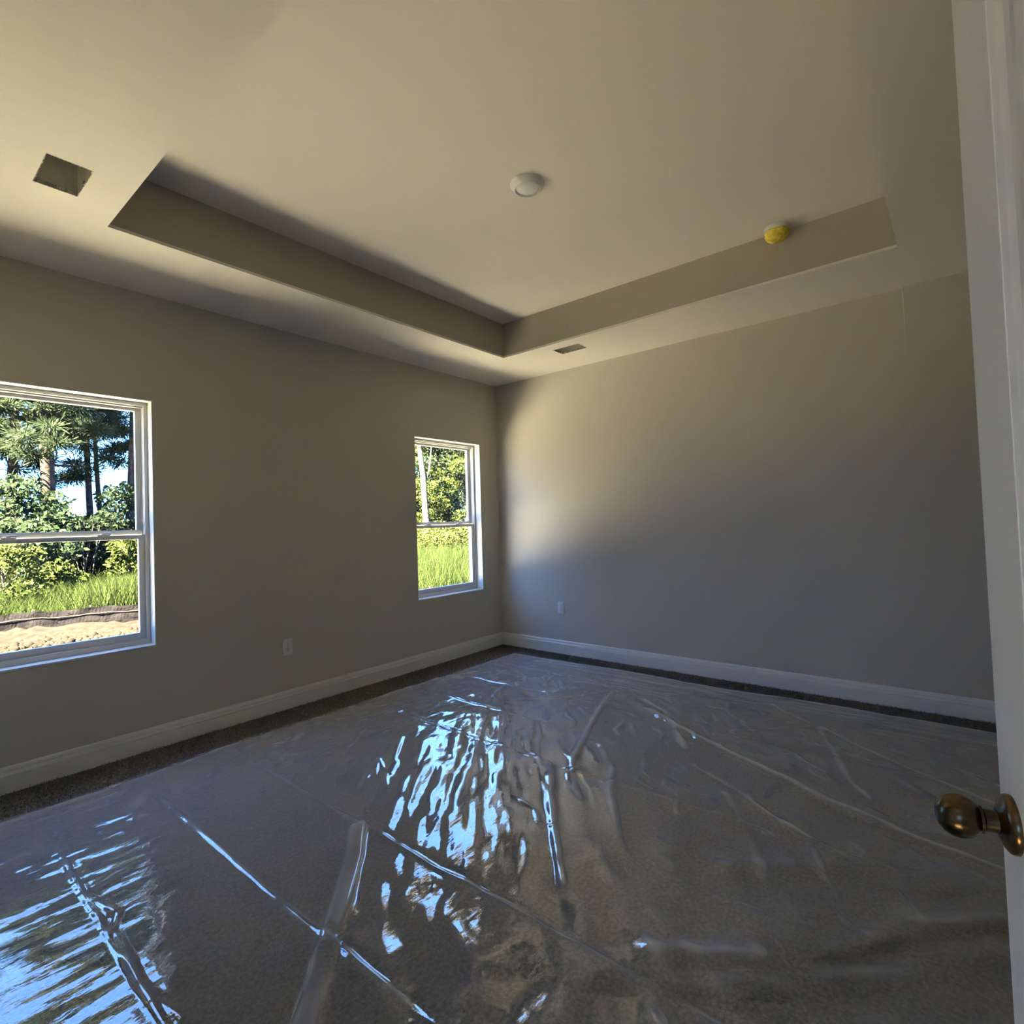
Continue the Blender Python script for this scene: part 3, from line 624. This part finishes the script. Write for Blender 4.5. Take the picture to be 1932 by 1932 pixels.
broadleaf('bush', col(103, 11.0), 11.0, 1.05, .50, .03, M['leafb'], 'small yellow-green shrub standing in the grass', 18, .05, 2600, cat='bush')
broadleaf('bush', col(8, 9.2), 9.2, 1.5, .65, .03, M['leafb'], 'bright leafy bush at the photo left edge by the silt fence', 19, .05, 2600, size=.05, cat='bush')
broadleaf('bush', col(30, 11.5), 11.5, 1.9, .9, .04, M['leafa'], 'green bush behind the bright bush at the left edge', 20, .05, 2200, cat='bush')
b = MB(); cx = col(150, 12.2); t = empty('dead_branches', (cx, 12.2, GZ)); tag(t, 'bare pale dead branches leaning in front of the dark bush', 'branches'); rr = random.Random(3)
for i in range(9):
    a = rr.uniform(-.5, .5); MB().tube([(rr.uniform(-.15, .15), 0, -.03), (a * .5 + rr.uniform(-.1, .1), rr.uniform(-.2, .1), .7), (a * 1.1, rr.uniform(-.3, .1), 1.2 + rr.random() * .7)], [.018, .012, .005], 5).build('branch', M['palebark'], t, True)
# --- seen through the small window by the corner
def t2(u, y): return col(u, y)
b = MB(); x = t2(806, 13.2); t = empty('bare_trunk', (x, 13.2, GZ)); tag(t, 'bleached whitish bare trunk at the left edge of the small window', 'tree')
b.tube([(.05, 0, -.05), (.0, 0, 1), (-.10, 0, 2.2), (-.16, 0, 3.6), (-.42, 0, 5.4), (-.55, 0, 7.5)], [.15, .14, .13, .12, .09, .05], 12)
MB().tube([(-.14, 0, 3.2), (.1, -.1, 3.9), (.25, -.1, 4.9)], [.05, .04, .02], 8).build('branch', M['palebark'], t, True); b.build('trunk', M['palebark'], t, True)
b = MB()
for i, (z, a) in enumerate(((1.9, .5), (2.5, -.6), (3.1, .8), (4.0, .4), (4.7, -.7))): MB().tube([(-.1, 0, z), (-.1 + a * .5, -.1, z + .3), (-.1 + a, -.15, z + .2 + .2 * i % .3)], [.015, .010, .004], 5).build('branch', M['palebark'], t, True)
broadleaf('leafy_tree', t2(850, 17), 17, 7.6, 2.6, .14, M['leafa'], 'tall leafy tree filling the upper pane of the small window', 41, .10, 2000, .07)
broadleaf('leafy_tree', t2(800, 18), 18, 8.2, 2.6, .15, M['leafa'], 'tall green tree behind the bleached trunk', 42, .15, 2000, .07)
broadleaf('leafy_tree', t2(884, 15.5), 15.5, 5.6, 1.7, .1, M['leafb'], 'yellow-green leafy tree at the right of the small window', 43, .10, 2200)
broadleaf('leafy_tree', t2(770, 15.5), 15.5, 6.0, 1.8, .1, M['leafb'], 'leafy tree hidden mostly by the wall left of the bleached trunk', 44, .10, 1800)
broadleaf('bush', t2(835, 10.4), 10.4, 1.55, .9, .03, M['leafb'], 'bright green bush in the middle of the lower small pane', 45, .03, 3200, .05, 'bush')
broadleaf('bush', t2(884, 10.8), 10.8, 1.7, 1.0, .03, M['leafb'], 'bright green bush at the right of the lower small pane', 46, .03, 3200, .05, 'bush')
broadleaf('bush', t2(795, 14.0), 14.0, 2.1, 1.0, .03, M['leafb'], 'bright green bush behind the foot of the bleached trunk', 47, .03, 3000, .05, 'bush')
broadleaf('bush', t2(852, 8.6), 8.6, 1.30, .75, .02, M['leafb'], 'low yellow-green bush nearest the small window, right of the bleached trunk', 48, .03, 3200, .04, 'bush')
broadleaf('bush', t2(808, 9.4), 9.4, 1.25, .7, .02, M['leafb'], 'low yellow-green bush in front of the bleached trunk', 49, .03, 3000, .04, 'bush')
# --- the wood goes on to both sides
k = 0
for (x, y, h, lb) in ((-10.5, 15, 8.5, 'dark leafy tree of the wood, left of the view through the large window'), (-7.6, 17, 8.5, 'leafy tree just left of the pines seen in the large window'), (-13, 19, 12, 'leafy tree of the wood farthest to the left, behind the others'),
                      (4.6, 18, 10, 'leafy tree of the wood to the right of the grey-barked pine'), (7.5, 20, 11, 'leafy tree of the wood halfway between the two window views'), (17.5, 21, 12, 'dark leafy tree behind the trees of the small window view'), (21, 18, 11, 'leafy tree of the wood farthest to the right')):
    k += 1; broadleaf('leafy_tree', x, y, h, 2.4, .14, M['leafd'] if k % 2 else M['leafa'], lb, 60 + k, .08, 1100, .09)
